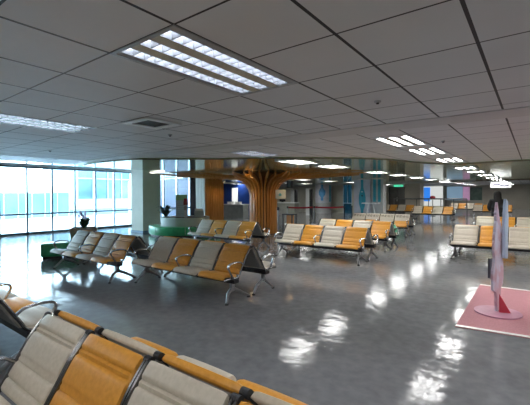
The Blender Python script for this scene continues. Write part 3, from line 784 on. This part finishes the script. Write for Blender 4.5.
# lit panels and shops on the far wall
yb = YB-.06
t = thing('shop_front', 'lit white shop front with a blue banner at the far end', 'shop', (0, yb, 0))
box(-10.7, -8.5, -.03, .05, .2, 2.5).build('white_panel', lit_white, t)
box(-10.6, -9.9, -.06, -.03, .75, 2.4).build('blue_banner', lit_blue, t)
box(-10.85, -10.7, -.1, .05, 0, 2.5).build('shop_frame', wallg, t); box(-8.5, -8.3, -.1, .05, 0, 2.5).build('shop_frame', wallg, t)
t = thing('duty_shop', 'pale blue and pink lit shop window at the far end', 'shop', (0, yb, 0))
box(-8.1, -6.5, -.03, .05, .9, 2.45).build('blue_window', lit_sky, t)
box(-6.45, -5.8, -.03, .05, .9, 2.4).build('pink_window', lit_pink, t)
box(-5.75, -4.6, -.03, .05, .9, 2.3).build('green_window', noise_mat('dim_green_window', (.10, .16, .13), (.16, .24, .2), 2, .2), t)
MB().box(-8.2, -4.5, -.12, .05, 0, .9).box(-8.2, -4.5, -.14, .05, 2.45, 2.54).build('shop_counter', wallg, t)
t = thing('far_sign', 'lit white sign with a dark wavy mark, far right behind the person', 'sign', (-1.70, 27., 2.0))
box(-.55, .55, -.05, .05, 0, .36).build('sign_box', lit_white, t)
pl = []
n = 16
for i in range(n+1): pl.append((-.42+.84*i/n, .17+.06*math.sin(i/n*2*PI)+.03))
for i in range(n, -1, -1): pl.append((-.42+.84*i/n, .13+.06*math.sin(i/n*2*PI)))
MB().prism(pl, lambda u, v, d: (u, -.06+d*.009, v)).build('wavy_mark', noise_mat('dark_blue_mark', (.02, .02, .10), (.03, .03, .14), 5, .4), t)
for s_ in (-1, 1): MB().tube([(s_*.45, 0, .36), (s_*.45, 0, .53)], .015, 6).build('hanger', steel, t)

# ---------------------------------------------------------------- pink mat, standee
tape = noise_mat('white_tape', (.84, .83, .80), (.9, .89, .86), 6, .3)
t = thing('pink_mat', 'pink carpet mat edged with white tape on the right', 'mat', (0, 0, 0))
MB().prism([(-.78, 4.95), (1.3, 5.2), (1.3, 7.5), (-.78, 7.5)], lambda u, v, d: (u, v, d*.012)).build('mat_carpet', noise_mat('pink_carpet', (.40, .175, .20), (.46, .21, .235), 50, .85, bump=.3), t)
MB().prism([(-.78, 4.95), (1.3, 5.2), (1.3, 5.26), (-.78, 5.01)], lambda u, v, d: (u, v, .012+d*.0025)).build('white_tape', tape, t); box(-.78, 1.3, 7.43, 7.5, .012, .0145).build('white_tape', tape, t)
t = thing('cutout_standee', 'tall pink and pale blue cut-out standee seen edge-on on the mat', 'standee', (-.40, 5.83, .012), math.radians(0))
MB().lathe([(0, 0), (.28, 0), (.28, .02), (0, .02)], n=40).build('round_base', noise_mat('lilac_base', (.45, .22, .30), (.52, .27, .36), 8, .45), t)
pinkp = noise_mat('pink_lilac_print', (.55, .35, .42), (.60, .58, .70), 5, .35, lo=.42, hi=.56)
bluep2 = noise_mat('pale_blue_print', (.42, .52, .70), (.52, .62, .78), 4, .35)
def outline(pts, amp, seed):
    rnd = random.Random(seed); out = []
    for (a, b), (c, d) in zip(pts, pts[1:]+pts[:1]):
        for k in range(4):
            u = k/4; out.append((a+(c-a)*u+rnd.uniform(-amp, amp), b+(d-b)*u+rnd.uniform(-amp*.5, amp*.5)))
    return out
fig = outline([(-.06, .02), (.12, .02), (.12, .30), (.24, .36), (.26, .60), (.19, .75), (.24, .95), (.16, 1.12), (.07, 1.25), (.02, 1.36), (-.05, 1.49), (-.10, 1.36), (-.10, 1.25), (-.16, 1.1), (-.20, .95), (-.17, .75), (-.25, .55), (-.24, .34), (-.10, .28)], .014, 3)
yawb = math.radians(80.5)
cb, sb = math.cos(yawb), math.sin(yawb)
def board(off, th): return lambda u, v, d: (cb*u - sb*(off+d*th), sb*u + cb*(off+d*th), v+.02)
MB().prism(fig, board(-.01, .03)).build('figure_panel', pinkp, t)
fig2 = outline([(.10, .72), (.26, .70), (.28, .95), (.30, 1.3), (.27, 1.50), (.16, 1.54), (.09, 1.2), (.11, .9)], .012, 5)
MB().prism(fig2, board(-.06, .03)).build('pale_blue_panel', bluep2, t)
fig3 = [(-.30, .50), (-.20, .48), (-.19, .74), (-.30, .76)]
MB().prism(fig3, board(.02, .02)).build('dark_panel', noise_mat('dark_print', (.04, .04, .06), (.07, .07, .1), 8, .4), t)
mb = MB(); mb.prism([(.0, .02), (.17, .02), (.0, .27)], lambda u, v, d: (.02+u*.75, -.03+u*.25+d*.02, v)); mb.build('red_brace', noise_mat('red_brace_card', (.48, .03, .06), (.55, .05, .08), 5, .5), t)

# ---------------------------------------------------------------- green bag
t = thing('green_bag', 'small green plastic bag on the end seat of the second bench row', 'bag', (-3.47, 11.30, .46))
t.scale = (.62, .62, .6)
rings = []
for z, r_ in ((0, .09), (.02, .13), (.12, .15), (.22, .14), (.30, .09), (.36, .05), (.40, .07)):
    rings.append([(r_*math.cos(2*PI*k/14)*(1+.12*math.sin(3*k)), r_*.7*math.sin(2*PI*k/14)*(1+.12*math.cos(5*k)), z) for k in range(14)])
MB().loft(rings).build('bag_body', noise_mat('green_plastic', (.06, .42, .22), (.18, .58, .36), 14, .3), t, smooth=True)
MB().tube([(-.05, 0, .37), (-.05, 0, .46), (0, 0, .50), (.05, 0, .46), (.05, 0, .37)], .008, 6).build('bag_handle', MATS['green_plastic'], t)

# ---------------------------------------------------------------- person in black
def skin_body(name, verts, edges, radii, m, parent=None, root=0, sub=2):
    me = bpy.data.meshes.new(name); me.from_pydata(verts, edges, [])
    o = bpy.data.objects.new(name, me); COL.objects.link(o)
    sk = o.modifiers.new('skin', 'SKIN'); sk.use_smooth_shade = True
    for i, r_ in enumerate(radii):
        d = me.skin_vertices[0].data[i]; d.radius = r_ if isinstance(r_, tuple) else (r_, r_); d.use_root = (i == root)
    sb_ = o.modifiers.new('sub', 'SUBSURF'); sb_.levels = sub; sb_.render_levels = sub
    dg = bpy.context.evaluated_depsgraph_get(); dg.update()
    me2 = bpy.data.meshes.new_from_object(o.evaluated_get(dg)); bpy.data.objects.remove(o)
    me2.materials.clear(); me2.materials.append(m); me2.polygons.foreach_set('use_smooth', [True]*len(me2.polygons))
    o2 = bpy.data.objects.new(name, me2); COL.objects.link(o2)
    if parent is not None: o2.parent = parent
    return o2
PX, PY = -1.10, 15.95
p = thing('person', 'standing person in black with black hair, seen from behind beyond the benches', 'person', (PX, PY, 0), math.radians(8))
V = [(0, 0, .93), (0, .01, 1.10), (0, 0, 1.28), (0, .0, 1.40), (0, .01, 1.47), (0, .02, 1.56), (0, .02, 1.66),
     (.19, 0, 1.37), (.27, .02, 1.12), (.22, .20, .98), (.12, .30, 1.0),
     (-.19, 0, 1.37), (-.27, .02, 1.12), (-.22, .20, .98), (-.12, .30, 1.0),
     (.10, 0, .86), (.11, .01, .48), (.11, -.01, .09), (.11, .14, .04),
     (-.10, 0, .86), (-.11, .01, .48), (-.11, -.01, .09), (-.11, .14, .04)]
Eg = [(0, 1), (1, 2), (2, 3), (3, 4), (4, 5), (5, 6), (3, 7), (7, 8), (8, 9), (9, 10), (3, 11), (11, 12), (12, 13), (13, 14), (0, 15), (15, 16), (16, 17), (17, 18), (0, 19), (19, 20), (20, 21), (21, 22)]
Rd = [(.15, .11), (.13, .10), (.16, .11), (.10, .08), .05, .085, .075, .06, .045, .035, .025, .06, .045, .035, .025, .085, .06, .042, .035, .085, .06, .042, .035]
body = skin_body('body', V, Eg, Rd, skin_m, p)
jv = V[:4]+[V[7], V[8], (.225, .17, 1.0), V[11], V[12], (-.225, .17, 1.0), (0, 0, .82)]
skin_body('jacket', [tuple(v) for v in jv], [(0, 1), (1, 2), (2, 3), (3, 4), (4, 5), (5, 6), (3, 7), (7, 8), (8, 9), (0, 10)],
          [(.21, .155), (.20, .15), (.225, .155), (.15, .11), .105, .085, .06, .105, .085, .06, (.21, .15)], black_c, p)
skin_body('trousers', [(0, 0, .90)]+[V[i] for i in (15, 16, 17, 19, 20, 21)], [(0, 1), (1, 2), (2, 3), (0, 4), (4, 5), (5, 6)], [(.15, .12), .10, .078, .062, .10, .078, .062], black_c, p)
for s_ in (-1, 1):
    sh = MB(); rings = []
    for y, w_, h in ((-.09, .03, .06), (-.06, .042, .085), (.02, .045, .09), (.10, .05, .065), (.17, .045, .05), (.20, .02, .03)):
        rings.append([(s_*.11+w_*math.cos(q*PI/6), y, max(0, h*.5+h*.5*math.sin(q*PI/6))) for q in range(12)])
    sh.loft(rings); sh.build('shoe', black_m, p, smooth=True)
mb = MB()
mb.loft([[(cx_+rx*math.cos(2*PI*k/18), cy_+ry*math.sin(2*PI*k/18), z) for k in range(18)] for cx_, cy_, rx, ry, z in
         ((0, -.005, .025, .025, 1.735), (0, -.005, .075, .08, 1.722), (0, -.01, .11, .115, 1.68), (0, -.015, .125, .125, 1.61), (0, -.03, .128, .105, 1.53), (0, -.06, .135, .085, 1.43), (0, -.085, .14, .07, 1.33), (0, -.10, .12, .05, 1.22), (0, -.105, .05, .02, 1.14))])
mb.build('hair', hair_m, p, smooth=True)
# face details (turned away)
mb = MB()
for s_ in (-1, 1): mb.lathe([(0, 1.59), (.012, 1.6), (.012, 1.61), (0, 1.62)], (s_*.033, .098), 8)
mb.build('eyes', black_m, p)
bpy.context.view_layer.update()
